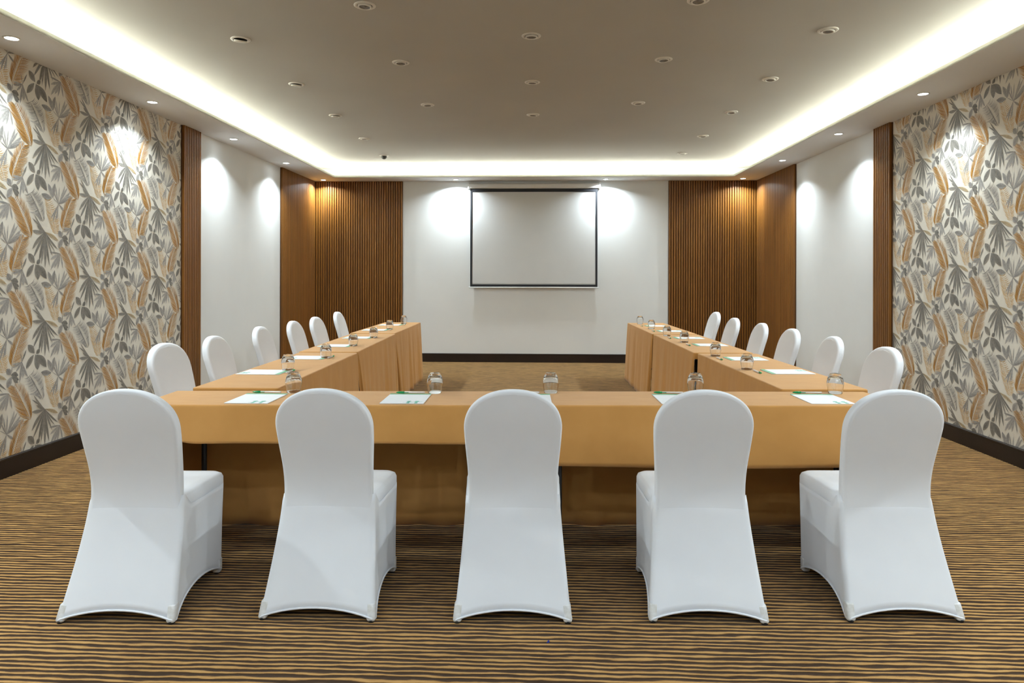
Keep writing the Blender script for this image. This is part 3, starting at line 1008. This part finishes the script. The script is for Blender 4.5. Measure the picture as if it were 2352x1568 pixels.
five = ['leftmost', 'second from the left', 'middle', 'fourth from the left', 'rightmost']
chair0 = None
FRONT = [(-1.668, 2.712, 0.030), (-0.878, 2.765, -0.010), (-0.092, 2.777, 0.030), (0.690, 2.806, 0.000), (1.485, 2.850, 0.040)]
def put_chair(cx, cy, rz, label):
    global chair0
    if chair0 is None:
        chair0 = make_chair(label)
        chair0.location = (cx, cy, 0)
        chair0.rotation_euler = (0, 0, rz)
        return chair0
    return copy_tree(chair0, (cx, cy, 0), rz, label)
for k, (fx, fy, rz) in enumerate(FRONT):
    put_chair(fx - math.sin(rz) * CY, fy + math.cos(rz) * CY, rz, 'white stretch-covered chair seen from behind, %s of the five in front' % five[k])
six = ['nearest', 'second', 'third', 'fourth', 'fifth', 'farthest']
LCH = [(-2.565, 4.700, -0.12), (-2.500, 5.280, 0.0), (-2.545, 6.290, 0.03), (-2.525, 7.105, 0.0), (-2.525, 7.830, -0.03), (-2.600, 8.970, 0.02)]
RCH = [(2.348, 4.713, 0.06), (2.340, 5.521, -0.02), (2.315, 6.337, 0.02), (2.290, 7.098, 0.0), (2.265, 7.986, 0.03), (2.400, 9.330, 0.05)]
for k, (x, y, d) in enumerate(LCH):
    rz = -R90 + d
    fx, fy = -math.sin(rz), math.cos(rz)
    b = CY - 0.045
    put_chair(x + fx * b, y + fy * b, rz, 'white covered chair facing right on the left side, %s from the viewer' % six[k])
for k, (x, y, d) in enumerate(RCH):
    rz = R90 + d
    fx, fy = -math.sin(rz), math.cos(rz)
    b = CY - 0.045
    put_chair(x + fx * b, y + fy * b, rz, 'white covered chair facing left on the right side, %s from the viewer' % six[k])

# ================================================================== THINGS ON THE TABLES
def make_glass(label):
    outer = [(0.0347, 0.0), (0.0357, 0.001), (0.0377, 0.012), (0.0415, 0.034), (0.0438, 0.052), (0.0430, 0.066), (0.0390, 0.082), (0.0345, 0.093),
             (0.0300, 0.1015), (0.0282, 0.1052), (0.0262, 0.1074), (0.0235, 0.1080), (0.0180, 0.1066), (0.0100, 0.1060), (0.0002, 0.1058)]
    inner = [(0.0002, 0.0930), (0.0140, 0.0926), (0.0240, 0.0905), (0.0305, 0.0860), (0.0352, 0.0795), (0.0395, 0.0680), (0.0418, 0.0550), (0.0414, 0.0480),
             (0.0397, 0.0340), (0.0360, 0.0120), (0.0341, 0.0010), (0.0347, 0.0)]
    o = MB().lathe(outer + inner, 40).build('tumbler', 'glass')
    return tag(o, label, 'glass', 'upturned tumblers')

def make_pad(label):
    t = thing('notepad', label, 'notepad', (0, 0, 0), 0, 'white notepads')
    hw, hh, th = 0.109, 0.141, 0.0035
    bevel(MB().box(-hw, hw, -hh, hh, 0, th).build('pages', 'paper', t), 0.0006, 1)
    z0, z1 = th, th + 0.0004
    tag(MB().box(-hw, hw, hh - 0.026, hh, z0, z1).build('header_band', 'green_print', t), 'green band along the top edge')
    lg = MB()
    def quad(pts):
        lg.loft([[(x, y, z0) for x, y in pts], [(x, y, z1) for x, y in pts]], smooth=False)
    for cx in (0.030, 0.070):
        quad([(cx - 0.0075, -hh), (cx + 0.0075, -hh), (cx + 0.0055, -hh + 0.042), (cx - 0.0055, -hh + 0.042)])
        quad([(cx - 0.0130, -hh + 0.046), (cx - 0.0055, -hh + 0.042), (cx + 0.0055, -hh + 0.042), (cx + 0.0110, -hh + 0.056),
              (cx + 0.004, -hh + 0.064), (cx - 0.0090, -hh + 0.060)])
    quad([(0.004, -hh + 0.018), (0.030, -hh + 0.024), (0.060, -hh + 0.030), (0.100, -hh + 0.042), (0.060, -hh + 0.036), (0.030, -hh + 0.029)])
    tag(lg.build('printed_emblem', 'teal_print', t), 'green H-shaped emblem in the lower right corner')
    return t

def make_pen(label):
    """Lies along local x, cap end at -x."""
    t = thing('pen', label, 'pen', (0, 0, 0), 0, 'green capped pens')
    r = 0.0056
    def lx(prof):
        n = 14
        return MB().loft([[(x, q * math.cos(2 * PI * j / n), r + q * math.sin(2 * PI * j / n)) for j in range(n)] for x, q in prof])
    lx([(-0.035, 0.0048), (0.070, 0.0050), (0.0755, 0.0044)]).build('barrel', 'pen_white', t)
    cp = lx([(-0.080, 0.0012), (-0.074, 0.0034), (-0.064, 0.0050), (-0.052, 0.0056), (-0.035, 0.0056)]).build('cap', 'pen_green', t)
    MB().box(-0.050, -0.012, -0.0066, -0.0052, r - 0.0016, r + 0.0016).build('clip', 'pen_green', cp)
    return t

PROTO = {}
def put(kind, maker, x, y, z, rz, label):
    if kind not in PROTO:
        o = maker(label)
        o.location = (x, y, z)
        o.rotation_euler = (0, 0, rz)
        PROTO[kind] = o
        return o
    return copy_tree(PROTO[kind], (x, y, z), rz, label)

def side_z(y, row):
    return TS + 0.0007 + 0.0035 * min(range(3), key=lambda q: abs(row[q][1] - y))
FG = [(-1.316, 3.767), (-0.548, 3.770), (0.079, 3.810), (0.865, 3.872), (1.623, 3.860)]
LG = [(-1.650, 4.600), (-1.614, 5.320), (-1.640, 6.222), (-1.652, 7.060), (-1.719, 8.157), (-1.735, 9.110)]
RG = [(1.428, 4.800), (1.421, 5.605), (1.411, 6.730), (1.381, 7.455), (1.375, 8.423), (1.362, 9.255)]
for k, (x, y) in enumerate(FG):
    y = min(y, front_pt(0, HD - 0.055)[1] + (x - FC[0]) * math.tan(FR_))
    put('g', make_glass, x, y, TT + 0.0008, 0, 'clear upturned tumbler on the front tables, %s of five' % five[k])
for k, (x, y) in enumerate(LG):
    put('g', make_glass, x, y, side_z(y, LS), 0, 'clear upturned tumbler on the left-hand tables, %s from the viewer' % six[k])
for k, (x, y) in enumerate(RG):
    put('g', make_glass, x, y, side_z(y, RS), 0, 'clear upturned tumbler on the right-hand tables, %s from the viewer' % six[k])

FP = [(-1.433, 3.548, 0.0), (-0.667, 3.578, 0.01), (-0.033, 3.601, 0.02), (0.729, 3.630, 0.015), (1.473, 3.668, 0.02)]
LP = [(-1.772, 4.500, -0.02), (-1.748, 5.322, -0.03), (-1.795, 6.215, 0.0), (-1.805, 7.045, 0.0), (-1.855, 8.025, 0.02), (-1.852, 8.862, 0.02)]
RP = [(1.660, 4.690, 0.03), (1.602, 5.425, 0.03), (1.590, 6.480, 0.03), (1.553, 7.205, 0.02), (1.530, 8.060, 0.03), (1.520, 8.905, 0.04)]
for k, (x, y, d) in enumerate(FP):
    put('p', make_pad, x, y, TT + 0.0008, d, 'white notepad with green band on the front tables, %s of five' % five[k])
for k, (x, y, d) in enumerate(LP):
    put('p', make_pad, x, y, side_z(y, LS), -R90 + d, 'white notepad with green band on the left-hand tables, %s from the viewer' % six[k])
for k, (x, y, d) in enumerate(RP):
    put('p', make_pad, x, y, side_z(y, RS), R90 + d, 'white notepad with green band on the right-hand tables, %s from the viewer' % six[k])
FN = [((-1.526, 3.722), (-1.371, 3.722)), ((-0.751, 3.742), (-0.596, 3.748)), ((-0.135, 3.815), (0.022, 3.770)), ((0.637, 3.812), (0.792, 3.806)), ((1.389, 3.846), (1.547, 3.842))]
for k, (a, b) in enumerate(FN):
    put('n', make_pen, (a[0] + b[0]) / 2, (a[1] + b[1]) / 2, TT + 0.0012, math.atan2(b[1] - a[1], b[0] - a[0]), 'white pen with green cap on the front tables, %s of five' % five[k])
for k, (x, y, d) in enumerate(RP):
    put('n', make_pen, x - 0.205 + 0.002 * k, y - 0.03, side_z(y, RS) + 0.0004, R90 + d, 'white pen with green cap on the right-hand tables, %s from the viewer' % six[k])
for k, (x, y, d) in enumerate(LP):
    put('n', make_pen, x + 0.168, y + 0.02, side_z(y, LS) + 0.0004, -R90 + d, 'white pen with green cap on the left-hand tables, %s from the viewer' % six[k])

# tiny blue scrap on the carpet
bs_m = MB().add([(0, 0, 0.001), (0.010, 0.003, 0.001), (0.012, 0.010, 0.004), (0.002, 0.009, 0.001), (0.005, 0.004, 0.008), (0.007, 0.007, 0.010)],
                [(3, 2, 1, 0), (0, 1, 4), (1, 2, 5), (1, 5, 4), (2, 3, 5), (3, 0, 4), (3, 4, 5)])
sc_ = bs_m.build('plastic_scrap', 'blue_bit')
sc_.location = (0.041, 2.64, 0)
tag(sc_, 'tiny blue plastic scrap on the carpet in front of the middle chair', 'scrap')
